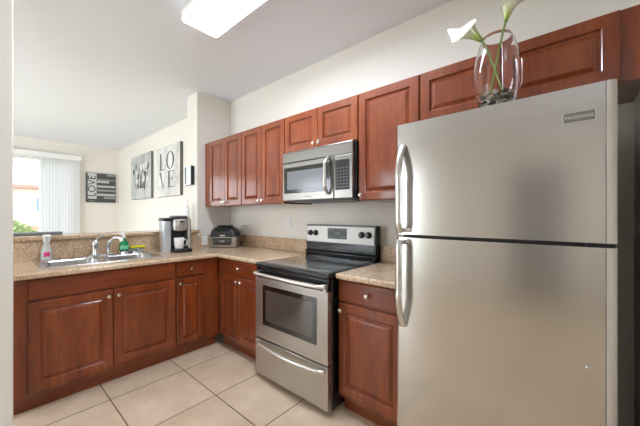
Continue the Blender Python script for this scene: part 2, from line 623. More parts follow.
tag(MB().cells([XS - 0.27, XS, XS + 0.035], [0.088, 1.650, 1.675], lambda i, j: not (i == 0 and j == 1), 1.078, 1.112).build('bar_ledge', M['granite'], bevel=0.008, seg=3),
    'raised granite bar ledge running behind the sink', 'ledge')

# ------------------------------------------------------------------ range
RX0, RX1, RY = -1.908, -1.155, 1.415
RWd = RX1 - RX0
t = thing('electric_range', 'stainless steel and black electric range with glass cooktop', 'range', (RX0, RY, 0))
MB().box(0.004, RWd - 0.004, 0.045, 0.665, 0.03, 0.875).build('body', M['black'], t, bevel=0.003)
for lx in (0.05, RWd - 0.05):
    for ly in (0.10, 0.60):
        MB().lathe([(0.02, 0), (0.02, 0.0295)], (lx, ly, 0)).build('foot', M['black_plastic'], t)
ct = MB().box(0, RWd, 0.0, 0.60, 0.876, 0.913).build('cooktop', M['black'], t, bevel=0.012, seg=3)
MB().box(0.03, RWd - 0.03, 0.045, 0.585, 0.913, 0.9145).build('glass_top', M['cooktop'], ct)
for bx, by, br in ((0.20, 0.17, 0.105), (0.55, 0.17, 0.085), (0.20, 0.44, 0.08), (0.55, 0.44, 0.105)):
    r_ = MB()
    for q in (br, br * 0.62):
        r_.lathe([(q, 0), (q, 0.0004), (q - 0.003, 0.0004), (q - 0.003, 0)], (bx, by, 0.9146), seg=40, cap0=False, cap1=False)
    r_.build('burner_ring', M['ring'], ct)
MB().box(0.006, RWd - 0.006, 0.012, 0.0448, 0.80, 0.875).build('vent_band', M['black'], t, bevel=0.002)
d = MB().box(0.004, RWd - 0.004, 0.0, 0.044, 0.327, 0.796).build('oven_door', M['steel'], t, bevel=0.004)
wx0, wx1, wz0, wz1 = 0.098, RWd - 0.098, 0.440, 0.748
MB().cells([wx0, wx0 + 0.035, wx1 - 0.035, wx1], [wz0, wz0 + 0.035, wz1 - 0.035, wz1], lambda i, j: not (i == 1 and j == 1), -0.0035, -0.0002, (0, 2, 1)).build('window_frame', M['black_glass'], d)
MB().box(wx0 + 0.035, wx1 - 0.035, -0.002, -0.0002, wz0 + 0.035, wz1 - 0.035).build('window', M['oven_window'], d)


def bar_handle(name, parent, x0, x1, z, out, r, m, drop=0.0, y0=0.0):
    pts = []
    n = 10
    for k in range(n + 1):
        a = PI / 2 * k / n
        pts.append((x0 + 0.05 * (1 - math.cos(a)), y0 - out * math.sin(a) * 0.98, z))
    for k in range(1, 12):
        f = k / 12
        pts.append((x0 + 0.05 + f * (x1 - x0 - 0.10), y0 - out - 0.010 * math.sin(PI * f), z - drop * math.sin(PI * f)))
    for k in range(n + 1):
        a = PI / 2 * (1 - k / n)
        pts.append((x1 - 0.05 * (1 - math.cos(a)), y0 - out * math.sin(a) * 0.98, z))
    return MB().tube(pts, r, 12, flat=(0, 0, 1)).build(name, m, parent, smooth=True)


bar_handle('handle', d, 0.012, RWd - 0.012, 0.832, 0.04, (0.011, 0.015), M['steel_edge'])
# handle brackets joining the bar to the door's top edge
for q in (0.012, RWd - 0.042):
    MB().box(q, q + 0.03, -0.008, 0.010, 0.7965, 0.845).build('handle_bracket', M['steel_edge'], d, bevel=0.003)
dr = MB().box(0.004, RWd - 0.004, 0.0, 0.044, 0.040, 0.318).build('storage_drawer', M['steel'], t, bevel=0.004)
bar_handle('handle', dr, 0.03, RWd - 0.03, 0.288, 0.032, (0.010, 0.013), M['steel_edge'], 0.010)
# backguard
bgd = MB().loft([[(0, 0.585, 0.9), (RWd, 0.585, 0.9), (RWd, 0.665, 0.9), (0, 0.665, 0.9)],
                 [(0, 0.575, 0.955), (RWd, 0.575, 0.955), (RWd, 0.665, 0.955), (0, 0.665, 0.955)],
                 [(0, 0.595, 0.972), (RWd, 0.595, 0.972), (RWd, 0.665, 0.972), (0, 0.665, 0.972)],
                 [(0, 0.59, 1.03), (RWd, 0.59, 1.03), (RWd, 0.665, 1.03), (0, 0.665, 1.03)],
                 [(0, 0.60, 1.20), (RWd, 0.60, 1.20), (RWd, 0.665, 1.20), (0, 0.665, 1.20)]]).build('backguard', M['black'], t, bevel=0.005)
tilt = math.atan2(0.01, 0.17)
cp = MB().loft([[(0.012, 0.583, 1.045), (RWd - 0.012, 0.583, 1.045), (RWd - 0.012, 0.5975, 1.045), (0.012, 0.5975, 1.045)],
                [(0.012, 0.591, 1.188), (RWd - 0.012, 0.591, 1.188), (RWd - 0.012, 0.5995, 1.188), (0.012, 0.5995, 1.188)]]).build('control_panel', mat('silver_control_panel', (224, 221, 216), 0.5, 0.3), bgd, bevel=0.003)
MB().box(0.268, 0.475, 0.5835, 0.589, 1.080, 1.172).build('display', M['grey_plastic'], bgd, bevel=0.002)
for cx in (0.285, 0.31, 0.335, 0.41, 0.435, 0.46):
    for cz in (1.098, 1.155):
        MB().box(cx - 0.008, cx + 0.006, 0.5828, 0.5834, cz - 0.003, cz + 0.003).build('display_button', M['print_grey'], bgd)
text('display_digits', '12:00', 0.026, M['print_grey'], bgd, facing_minus_y(0.372, 0.5832, 1.127), 0.0003)
for cx in (0.062, 0.128, RWd - 0.128, RWd - 0.062):
    kb = MB().lathe([(0.027, 0), (0.027, 0.006), (0.021, 0.009), (0.019, 0.024), (0.016, 0.027)], (cx, 0.586, 1.125), '-y', 24).build('knob', M['black_plastic'], bgd, smooth=True)
    MB().box(cx - 0.0012, cx + 0.0012, 0.5582, 0.5592, 1.127, 1.141).build('pointer', M['print_white'], bgd)

# ------------------------------------------------------------------ microwave
MX0, MX1, MY, MZ0, MZ1 = -1.888, -1.146, 1.690, 1.402, 1.818
MW = MX1 - MX0
t = thing('microwave_oven', 'stainless steel over-the-range microwave under the short wall cabinet', 'microwave', (MX0, MY, MZ0))
H = MZ1 - MZ0
MB().box(0, MW, 0.03, YW - MY - 0.002, 0, H).build('body', M['black'], t, bevel=0.003)
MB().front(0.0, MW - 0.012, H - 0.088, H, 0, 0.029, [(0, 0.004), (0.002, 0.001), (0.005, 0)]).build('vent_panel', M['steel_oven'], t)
sl = MB()
for k in range(24):
    sl.box(0.05 + k * 0.027, 0.07 + k * 0.027, -0.0004, 0.0002, H - 0.012, H - 0.0085)
sl.build('vent_slots', M['gasket'], t)
DW = 0.560
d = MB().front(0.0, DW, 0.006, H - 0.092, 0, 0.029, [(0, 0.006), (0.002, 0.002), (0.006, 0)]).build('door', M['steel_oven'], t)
MB().box(0.02, 0.536, -0.0025, -0.0002, 0.068, 0.285).build('window_surround', M['black_glass'], d, bevel=0.001)
MB().box(0.060, 0.470, -0.0035, -0.0026, 0.098, 0.250).build('window', M['mw_window'], d)
hp = []
for k in range(21):
    f = k / 20
    s_ = math.sin(PI * f)
    hp.append((0.512, -0.006 - 0.040 * min(1, s_ * 1.9) ** 0.8, 0.045 + 0.275 * f))
MB().tube(hp, (0.010, 0.013), 12, flat=(1, 0, 0)).build('handle', M['steel_edge'], d, smooth=True)
text('nameplate', 'FRIGIDAIRE', 0.013, M['print_grey'], d, facing_minus_y(0.30, -0.0006, 0.035), 0.0003, 1.1)
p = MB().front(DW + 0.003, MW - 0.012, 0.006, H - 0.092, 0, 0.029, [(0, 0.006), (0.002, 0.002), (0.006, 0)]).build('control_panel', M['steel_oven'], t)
MB().box(DW + 0.016, MW - 0.040, -0.0025, -0.0002, 0.070, 0.288).build('keypad', M['black_plastic'], p, bevel=0.001)
kb = MB()
for r_ in range(7):
    for c_ in range(4):
        kb.box(DW + 0.028 + c_ * 0.0285, DW + 0.046 + c_ * 0.0285, -0.0034, -0.0026, 0.085 + r_ * 0.023, 0.094 + r_ * 0.023)
kb.build('keypad_buttons', mat('keypad_grey', (92, 92, 92), 0.5), p)
MB().box(DW + 0.026, MW - 0.05, -0.0034, -0.0026, 0.256, 0.278).build('display', M['black_glass'], p)
MB().box(0.05, MW - 0.05, 0.06, 0.34, -0.006, -0.0005).build('grease_filter', M['grey_plastic'], t)

# ------------------------------------------------------------------ refrigerator
FX0, FX1, FY = -0.652, 0.115, 1.322
FW = FX1 - FX0
t = thing('refrigerator', 'stainless steel top-freezer refrigerator beside the short countertop', 'refrigerator', (FX0, FY, 0))
MB().box(0.004, FW - 0.004, 0.075, 0.72, 0.02, 1.695).build('body', M['fridge_side'], t, bevel=0.006)
MB().box(0.02, FW - 0.02, 0.03, 0.0745, 0.02, 0.075).build('base_grille', M['gasket'], t)
for lx in (0.08, FW - 0.08):
    for ly in (0.12, 0.66):
        MB().lathe([(0.02, 0), (0.02, 0.0195)], (lx, ly, 0)).build('foot', M['black_plastic'], t)


def fridge_door(name, z0, z1):
    prof = []
    R = 0.022
    for k in range(7):                    # left rounded edge
        a = PI - PI / 2 * k / 6
        prof.append((R + R * math.cos(a), R - R * math.sin(a)))
    prof += [(FW - 0.0290, 0.0), (FW - 0.0285, 0.003), (FW - 0.0285, 0.062), (0, 0.062)]
    trim = [(FW - 0.0275, 0.062), (FW - 0.0275, 0.0025), (FW - 0.0268, 0.0)]
    trim += [(FW - R + R * math.cos(PI / 2 - PI / 2 * k / 8), R - R * math.sin(PI / 2 - PI / 2 * k / 8)) for k in range(9)] + [(FW, 0.062)]
    rings = [[(x, y, z) for x, y in prof] for z in (z0, z1)]
    d_ = MB().loft(rings).build(name, M['steel_fridge'], t, smooth=True, angle=30)
    MB().loft([[(x, y, z) for x, y in trim] for z in (z0, z1)]).build('edge_trim', M['edge_trim'], d_, smooth=True, angle=30)
    MB().box(0.012, FW - 0.012, 0.0625, 0.0748, z0 + 0.012, z1 - 0.012).build('gasket', M['gasket'], d_)
    return d_


fd = fridge_door('freezer_door', 1.195, 1.726)
rd = fridge_door('fridge_door', 0.085, 1.180)


def fridge_handle(parent, zs, outs):
    rings = []
    n = len(zs)
    for k in range(n):
        z, o_ = zs[k], outs[k]
        a, b2 = zs[max(0, k - 1)], zs[min(n - 1, k + 1)]
        oa, ob = outs[max(0, k - 1)], outs[min(n - 1, k + 1)]
        tz, to = b2 - a, -(ob - oa)
        L = math.hypot(tz, to)
        nz, ny = to / L, -tz / L            # outward normal in the (y, z) plane
        if ny > 0:
            nz, ny = -nz, -ny
        ring = []
        for j in range(14):
            q = 2 * PI * j / 14
            cx, cy = 0.0165 * math.cos(q), 0.0085 * math.sin(q)
            ring.append((0.040 + cx, -o_ + ny * cy, z + nz * cy))
        rings.append(ring)
    return MB().loft(rings).build('handle', M['steel_edge'], parent, smooth=True)


zt, ot = [], []
for k in range(25):
    f = k / 24
    zt.append(1.205 + 0.415 * f)
    o_ = 0.050 if f < 0.62 else 0.050 * math.cos((f - 0.62) / 0.38 * PI / 2) ** 0.9 + 0.004
    ot.append(o_ - 0.012 * max(0, (0.08 - f) / 0.08))
fridge_handle(fd, zt, ot)
fridge_handle(rd, [2.374 - z for z in reversed(zt)][::-1], ot)
# brackets at the meeting ends of the handles
MB().box(0.028, 0.052, -0.045, 0.0005, 1.206, 1.226).build('handle_bracket', M['steel_edge'], fd, bevel=0.003)
MB().box(0.028, 0.052, -0.045, 0.0005, 1.148, 1.168).build('handle_bracket', M['steel_edge'], rd, bevel=0.003)
# badge
bp = MB().box(0.633, 0.713, -0.0022, 0.0002, 1.606, 1.638).build('badge', mat('badge_grey', (140, 136, 130), 0.35, 0.8), fd)
e = MB()
e.box(0.630, 0.633, -0.003, 0.0002, 1.603, 1.641)
e.box(0.713, 0.716, -0.003, 0.0002, 1.603, 1.641)
e.box(0.633, 0.713, -0.0026, 0.0002, 1.603, 1.606)
e.build('badge_rim', M['chrome'], bp)
text('badge_lettering', 'FRIGIDAIRE', 0.0145, M['print_white'], bp, facing_minus_y(0.673, -0.0026, 1.622), 0.0004, 1.0)
MB().lathe([(0.006, 0), (0.005, 0.003), (0.002, 0.0045)], (0.696, 0.0, 0.777), '-y', 14).build('door_stop_screw', M['chrome'], rd, smooth=True)
MB().box(FW - 0.075, FW - 0.005, 0.01, 0.0615, 1.1808, 1.1932).build('hinge', M['black_plastic'], t)

# ------------------------------------------------------------------ sink, taps, soaps
t = thing('kitchen_sink', 'double-bowl stainless steel sink set in the peninsula countertop', 'sink', (0, 0, 0))
B1, B2 = (-3.185, -2.800, 0.285, 0.635), (-3.185, -2.800, 0.672, 1.022)
xs = [-3.279, B1[0] + 0.004, B1[1] - 0.004, -2.760]
ys = [0.247, B1[2] + 0.004, B1[3] - 0.004, B2[2] + 0.004, B2[3] - 0.004, 1.060]
MB().cells(xs, ys, lambda i, j: not (i == 1 and j in (1, 3)), CT + 0.0003, CT + 0.006).build('rim', M['steel_sink'], t, bevel=0.0025)
for B in (B1, B2):
    rings = []
    for ins, z, r in ((-0.006, CT + 0.0062, 0.06), (0.0, CT + 0.0066, 0.06), (0.006, CT + 0.002, 0.058), (0.010, CT - 0.012, 0.056), (0.018, CT - 0.13, 0.055), (0.03, CT - 0.162, 0.05), (0.06, CT - 0.172, 0.04)):
        rings.append(rrect(B[0] + ins, B[1] - ins, B[2] + ins, B[3] - ins, r, z, 6))
    b_ = MB().loft(rings, cap0=False, cap1=True).build('bowl', M['steel_sink'], t, smooth=True, angle=60)
    MB().lathe([(0.045, 0), (0.043, 0.003), (0.036, 0.003), (0.03, 0.001)], ((B[0] + B[1]) / 2, (B[2] + B[3]) / 2, CT - 0.1715)).build('drain', M['chrome'], b_, smooth=True)

DK = CT + 0.0062
t = thing('kitchen_faucet', 'chrome kitchen faucet with upright lever and low arched spout', 'faucet', (-3.245, 0.655, DK))
MB().loft([rrect(-0.028, 0.028, -0.055, 0.155, 0.026, 0.0, 6), rrect(-0.028, 0.028, -0.055, 0.155, 0.026, 0.006, 6), rrect(-0.022, 0.022, -0.049, 0.149, 0.021, 0.011, 6)]).build('base_plate', M['chrome'], t, smooth=True)
MB().lathe([(0.027, 0.0108), (0.025, 0.03), (0.023, 0.05), (0.023, 0.085), (0.026, 0.095), (0.026, 0.120), (0.019, 0.134), (0.008, 0.139)], (0, 0.0, 0), seg=20).build('valve_body', M['chrome'], t, smooth=True)
MB().tube([(0, 0.0, 0.130), (0.006, 0.014, 0.150), (0.012, 0.032, 0.168), (0.018, 0.052, 0.180)], [(0.012, 0.012), (0.012, 0.010), (0.011, 0.008), (0.009, 0.006)]).build('lever', M['chrome'], t, smooth=True)
MB().lathe([(0.023, 0.0108), (0.020, 0.02), (0.0165, 0.035), (0.0165, 0.085), (0.019, 0.09), (0.019, 0.105), (0.014, 0.112)], (0, 0.095, 0), seg=20).build('spout_base', M['chrome'], t, smooth=True)
sp = []
for k in range(15):
    f = k / 14
    sp.append((0.0 + 0.150 * f, 0.088 + 0.072 * f, 0.105 + 0.062 * math.sin(PI * 0.62 * f) - 0.012 * f * f))
sp += [(0.156, 0.163, 0.128)]
MB().tube(sp, [0.0165] * 4 + [0.0145] * 12, 12).build('spout', M['chrome'], t, smooth=True)

# foaming hand soap
clear = glass('clear_bottle', (240, 245, 240), 1.2, 0.12)
clear.node_tree.nodes['Principled BSDF'].inputs['Transmission Weight'].default_value = 0.35
t = thing('soap_bottle', 'clear pump soap bottle with a pink label, beside the left end of the sink', 'bottle', (-3.320, 0.340, CT))
MB().lathe([(0.034, 0.0), (0.037, 0.004), (0.037, 0.06), (0.033, 0.085), (0.024, 0.115), (0.019, 0.135), (0.019, 0.15)], seg=24).build('bottle', clear, t, smooth=True)
lb = MB()
for k in range(13):
    a = math.radians(-36 + 5 * k)
    lb.v += [(0.0385 * math.cos(a), 0.0385 * math.sin(a), 0.028), (0.0385 * math.cos(a), 0.0385 * math.sin(a), 0.066)]
lb.f = [(2 * k, 2 * k + 2, 2 * k + 3, 2 * k + 1) for k in range(12)]
lb.build('label_sticker', mat('pink_label', (226, 60, 132), 0.4), t, smooth=True)
MB().lathe([(0.022, 0.148), (0.022, 0.17), (0.024, 0.172), (0.024, 0.186), (0.027, 0.189), (0.027, 0.206), (0.02, 0.21)], seg=24).build('pump', M['white'], t, smooth=True)
MB().tube([(0.0, 0.0, 0.199), (0.03, 0.006, 0.199), (0.05, 0.010, 0.196), (0.056, 0.011, 0.188)], 0.0075).build('nozzle', M['white'], t, smooth=True)

# caddy with soap and sponge
t = thing('sink_caddy', 'low steel sink caddy under the green soap and yellow sponge', 'caddy', (-3.235, 0.90, DK))
cad = MB()
for (a, b_, c_, d_, zz) in ((-0.035, 0.035, -0.075, 0.020, 0.030), (-0.035, 0.035, 0.026, 0.140, 0.040)):
    rings = [rrect(a + 0.006, b_ - 0.006, c_ + 0.006, d_ - 0.006, 0.018, 0.0, 5), rrect(a, b_, c_, d_, 0.02, 0.008, 5), rrect(a - 0.002, b_ + 0.002, c_ - 0.002, d_ + 0.002, 0.021, zz, 5),
             rrect(a, b_, c_, d_, 0.02, zz, 5), rrect(a + 0.002, b_ - 0.002, c_ + 0.002, d_ - 0.002, 0.02, 0.010, 5)]
    MB().loft(rings).build('cup', M['chrome'], t, smooth=True)
green = mat('green_dish_soap', (22, 150, 84), 0.15, coat=0.4)
t = thing('dish_soap_bottle', 'green dish soap bottle with white cap, standing in the steel caddy', 'bottle', (-3.235, 0.872, DK + 0.0105))


def oval(rx, ry, z, n=24):
    return [(rx * math.cos(2 * PI * k / n), ry * math.sin(2 * PI * k / n), z) for k in range(n)]


MB().loft([oval(0.022, 0.036, 0), oval(0.025, 0.040, 0.006), oval(0.026, 0.041, 0.05), oval(0.024, 0.038, 0.085), oval(0.018, 0.026, 0.112), oval(0.012, 0.014, 0.128), oval(0.0115, 0.0115, 0.136)]).build('bottle', green, t, smooth=True)
MB().lathe([(0.015, 0.1362), (0.015, 0.15), (0.010, 0.156), (0.007, 0.172), (0.003, 0.174)], seg=18).build('cap', M['white'], t, smooth=True)
lb = MB()
for k in range(13):
    a = math.radians(-60 + 10 * k)
    lb.v += [(0.0268 * math.cos(a), 0.0418 * math.sin(a), 0.032), (0.0262 * math.cos(a), 0.0412 * math.sin(a), 0.066)]
lb.f = [(2 * k, 2 * k + 2, 2 * k + 3, 2 * k + 1) for k in range(12)]
lb.build('label_sticker', mat('pale_green_label', (120, 205, 160), 0.4), t, smooth=True)
t = thing('bottle', 'small white bottle tucked left of the green dish soap', 'bottle', (-3.314, 0.885, DK))
MB().lathe([(0.020, 0), (0.022, 0.004), (0.022, 0.10), (0.014, 0.12), (0.010, 0.13)], seg=20).build('bottle', M['white'], t, smooth=True)
MB().lathe([(0.0125, 0.1302), (0.0125, 0.165), (0.016, 0.168), (0.016, 0.19), (0.010, 0.194)], seg=20).build('cap', M['white'], t, smooth=True)
t = thing('sponge', 'yellow sponge with a green scouring side lying on the steel caddy', 'sponge', (-3.235, 0.983, DK + 0.0405))
MB().box(-0.034, 0.034, -0.062, 0.066, 0.0, 0.007).build('scouring_pad', mat('scour_green', (96, 150, 60), 0.9), t, bevel=0.002)
MB().box(-0.034, 0.034, -0.062, 0.066, 0.0072, 0.026).build('foam', mat('sponge_yellow', (232, 214, 50), 0.9), t, bevel=0.006)

# ------------------------------------------------------------------ coffee maker and mug
silver = mat('silver_plastic', (186, 182, 177), 0.30, 0.8)
t = thing('coffee_maker', 'silver and black pod coffee maker by the sink corner', 'coffee maker', (-3.10, 1.322, CT), math.radians(80))
t.scale = (0.96, 1.0, 1.06)
# local: front is -y
MB().loft([rrect(-0.085, 0.105, -0.165, 0.115, 0.03, 0.0, 6), rrect(-0.085, 0.105, -0.165, 0.115, 0.03, 0.026, 6), rrect(-0.08, 0.10, -0.16, 0.11, 0.026, 0.032, 6)]).build('drip_base', M['black_plastic'], t, smooth=True)
MB().loft([rrect(-0.083, 0.103, -0.01, 0.113, 0.03, 0.0322, 6), rrect(-0.083, 0.103, -0.01, 0.113, 0.03, 0.305, 6), rrect(-0.075, 0.095, 0.0, 0.105, 0.028, 0.325, 6)]).build('column', M['black_plastic'], t, smooth=True)
MB().loft([rrect(0.068, 0.108, -0.105, 0.118, 0.018, 0.033, 6), rrect(0.068, 0.108, -0.105, 0.118, 0.018, 0.318, 6)]).build('side_panel', silver, t, smooth=True)
hd = MB().loft([rrect(-0.075, 0.066, -0.150, -0.011, 0.05, 0.205, 8), rrect(-0.08, 0.067, -0.155, -0.011, 0.05, 0.215, 8), rrect(-0.08, 0.067, -0.155, -0.011, 0.05, 0.300, 8),
                rrect(-0.075, 0.066, -0.15, -0.011, 0.048, 0.312, 8)]).build('brew_head', silver, t, smooth=True)
MB().loft([rrect(-0.078, 0.066, -0.152, 0.09, 0.045, 0.3255, 8), rrect(-0.078, 0.066, -0.152, 0.09, 0.045, 0.338, 8), rrect(-0.06, 0.05, -0.13, 0.07, 0.04, 0.347, 8)]).build('lid', M['grey_plastic'], t, smooth=True)
MB().box(-0.02, 0.02, -0.157, -0.1545, 0.285, 0.297).build('badge', M['black_plastic'], hd)
MB().lathe([(0.03, 0.19), (0.033, 0.2048)], (-0.005, -0.085, 0), seg=20).build('brew_spout', M['black_plastic'], hd, smooth=True)
tank = mat('clear_blue_grey_tank', (196, 202, 207), 0.12, coat=0.5, metal=0.35)
MB().loft([rrect(-0.165, -0.087, -0.10, 0.11, 0.03, 0.0, 6), rrect(-0.17, -0.087, -0.105, 0.11, 0.03, 0.02, 6), rrect(-0.17, -0.087, -0.105, 0.11, 0.03, 0.295, 6)]).build('water_tank', tank, t, smooth=True)
MB().loft([rrect(-0.175, -0.084, -0.11, 0.112, 0.03, 0.2955, 6), rrect(-0.175, -0.084, -0.11, 0.112, 0.03, 0.318, 6), rrect(-0.165, -0.09, -0.10, 0.105, 0.03, 0.325, 6)]).build('tank_lid', M['black_plastic'], t, smooth=True)
pc = []
for k in range(22):
    a = 1.5 * PI * k / 21 - 0.9
    pc.append((0.125 + 0.030 * math.cos(a), 0.09 + 0.02 * math.sin(a * 0.5), 0.275 + 0.045 * math.sin(a)))
MB().tube([(0.1085, 0.085, 0.28)] + pc, 0.004, 8).build('power_cord', M['black_plastic'], t, smooth=True)

t = thing('mug', 'white ceramic mug standing on the coffee maker drip base', 'mug', (-3.0137, 1.293, CT + 0.0345), math.radians(70))
t.scale = (1.12, 1.12, 1.12)
MB().lathe([(0.032, 0), (0.036, 0.003), (0.041, 0.03), (0.0445, 0.095), (0.0435, 0.098), (0.0415, 0.095), (0.038, 0.03), (0.030, 0.008)], seg=32).build('cup', M['ceramic'], t, smooth=True)
hp = []
for k in range(17):
    a = -PI / 2 + PI * k / 16
    hp.append((0.038 + 0.032 * math.cos(a) * 1.0, 0, 0.052 + 0.030 * math.sin(a)))
MB().tube(hp, (0.0055, 0.0045), 10).build('handle', M['ceramic'], t, smooth=True)

# ------------------------------------------------------------------ indoor grill
t = thing('indoor_grill', 'black and silver countertop grill with domed lid in the counter corner', 'grill', (-3.085, 1.862, CT), math.radians(43))
t.scale = (0.96, 0.96, 0.96)
MB().loft([rrect(-0.16, 0.16, -0.13, 0.13, 0.03, 0.006, 6), rrect(-0.168, 0.168, -0.138, 0.136, 0.03, 0.02, 6), rrect(-0.168, 0.168, -0.138, 0.136, 0.03, 0.128, 6)]).build('base', silver, t, smooth=True)
MB().box(-0.14, 0.14, -0.11, 0.11, 0, 0.0058).build('foot_plate', M['black_plastic'], t)
cp = MB().loft([[(x, -0.139, z) for x, z in ((-0.105, 0.045), (-0.095, 0.035), (0.095, 0.035), (0.105, 0.045), (0.112, 0.118), (-0.112, 0.118))],
                [(x, -0.147, z) for x, z in ((-0.105, 0.047), (-0.095, 0.038), (0.095, 0.038), (0.105, 0.047), (0.111, 0.115), (-0.111, 0.115))]]).build('control_panel', M['black_glass'], t)
dd = MB()
for cx in (-0.085, -0.06, 0.055, 0.08):
    for cz in (0.068, 0.092):
        dd.box(cx - 0.008, cx + 0.008, -0.1478, -0.1472, cz - 0.003, cz + 0.003)
dd.box(-0.035, 0.03, -0.1478, -0.1472, 0.066, 0.096)
dd.build('panel_print', M['print_grey'], cp)
ld = MB().loft([rrect(-0.156, 0.156, -0.130, 0.130, 0.04, 0.1285, 7), rrect(-0.156, 0.156, -0.130, 0.130, 0.04, 0.155, 7), rrect(-0.146, 0.146, -0.122, 0.122, 0.045, 0.200, 7),
                rrect(-0.118, 0.118, -0.092, 0.097, 0.05, 0.236, 7), rrect(-0.08, 0.08, -0.05, 0.06, 0.04, 0.246, 7)]).build('lid', M['lid'], t, smooth=True, angle=60)
MB().tube([(-0.075, -0.110, 0.218), (-0.075, -0.138, 0.228), (-0.04, -0.145, 0.232), (0.04, -0.145, 0.232), (0.075, -0.138, 0.228), (0.075, -0.110, 0.218)], (0.010, 0.008), 10).build('handle', M['black_plastic'], ld, smooth=True)
MB().box(-0.03, 0.03, -0.1325, -0.1295, 0.138, 0.152).build('badge', M['print_white'], ld)
MB().box(-0.09, 0.09, -0.05, 0.06, 0.2465, 0.262).build('vent_cover', M['black_plastic'], ld, bevel=0.006)
pc = [(0.169, 0.03, 0.05), (0.19, 0.03, 0.045), (0.215, 0.045, 0.06), (0.225, 0.06, 0.10), (0.205, 0.075, 0.135), (0.19, 0.07, 0.12), (0.178, 0.06, 0.18), (0.18, 0.06, 0.235), (0.20, 0.065, 0.255), (0.235, 0.07, 0.256)]
MB().tube(pc, 0.0045, 8).build('power_cord', M['black_plastic'], t, smooth=True)

# ------------------------------------------------------------------ vase, pebbles, lilies
VX, VY, VZ = -0.237, 1.418, 1.7265
vt = thing('glass_vase', 'clear egg-shaped glass vase with pebbles on top of the refrigerator', 'vase', (VX, VY, VZ + 0.0003))
prof = [(0.045, 0), (0.058, 0.01), (0.073, 0.05), (0.084, 0.10), (0.088, 0.145), (0.086, 0.19), (0.078, 0.24), (0.066, 0.285), (0.056, 0.312),
        (0.0535, 0.312), (0.063, 0.284), (0.075, 0.24), (0.083, 0.19), (0.085, 0.145), (0.081, 0.10), (0.070, 0.052), (0.054, 0.016), (0.02, 0.012)]
MB().lathe(prof, seg=40).build('bowl', M['vase'], vt, smooth=True, angle=80)
pal = [(92, 78, 62), (150, 140, 122), (205, 198, 182), (60, 52, 44), (176, 168, 150), (120, 104, 84)]
pm = [mat('pebble_%d' % i, c, 0.35) for i, c in enumerate(pal)]
spots = []
for zz, rad, n in ((0.025, 0.031, 6), (0.025, 0.0, 1), (0.046, 0.045, 8), (0.046, 0.016, 2), (0.067, 0.050, 9), (0.068, 0.020, 3)):
    for k in range(n):
        a = 2 * PI * k / n + zz * 40
        spots.append((rad * math.cos(a), rad * math.sin(a), zz))
for i, (px, py, pz) in enumerate(spots):
    b = bmesh.new()
    bmesh.ops.create_icosphere(b, subdivisions=2, radius=0.0128)
    sx, sy, sz = random.uniform(0.95, 1.2), random.uniform(0.9, 1.1), random.uniform(0.7, 0.85)
    for v in b.verts:
        v.co = Vector((v.co.x * sx, v.co.y * sy, v.co.z * sz)) * (1 + 0.06 * math.sin(v.co.x * 190 + i))
    me = bpy.data.meshes.new('pebble')
    b.to_mesh(me)
    b.free()
    for p_ in me.polygons:
        p_.use_smooth = True
    me.materials.append(pm[i % len(pm)])
    o = bpy.data.objects.new('pebble', me)
    COL.objects.link(o)
    o.location = (VX + px, VY + py, VZ + pz)
    o.rotation_euler = (0, 0, random.uniform(0, 6))
    tag(o, 'smooth pebble lying in the bottom of the glass vase', 'pebble', 'pebbles in the vase')

petal = mat('calla_petal', (240, 240, 225), 0.45)
nt, b_, new, link = nodes(petal)
tcn = new('ShaderNodeTexCoord')
spx = new('ShaderNodeSeparateXYZ')
link(tcn.outputs['Object'], spx.inputs[0])
mr = new('ShaderNodeMapRange')
mr.inputs['From Max'].default_value = 0.14
link(spx.outputs['Z'], mr.inputs[0])
rp = ramp(nt, mr.outputs[0], [(0.0, (128, 158, 58)), (0.16, (190, 204, 108)), (0.36, (243, 243, 222)), (1.0, (249, 248, 242))])
link(rp.outputs[0], b_.inputs['Base Color'])
b_.inputs['Subsurface Weight'].default_value = 0.15
b_.inputs['Subsurface Radius'].default_value = (0.01, 0.01, 0.006)
stem_m = mat('calla_stem', (128, 158, 70), 0.4)


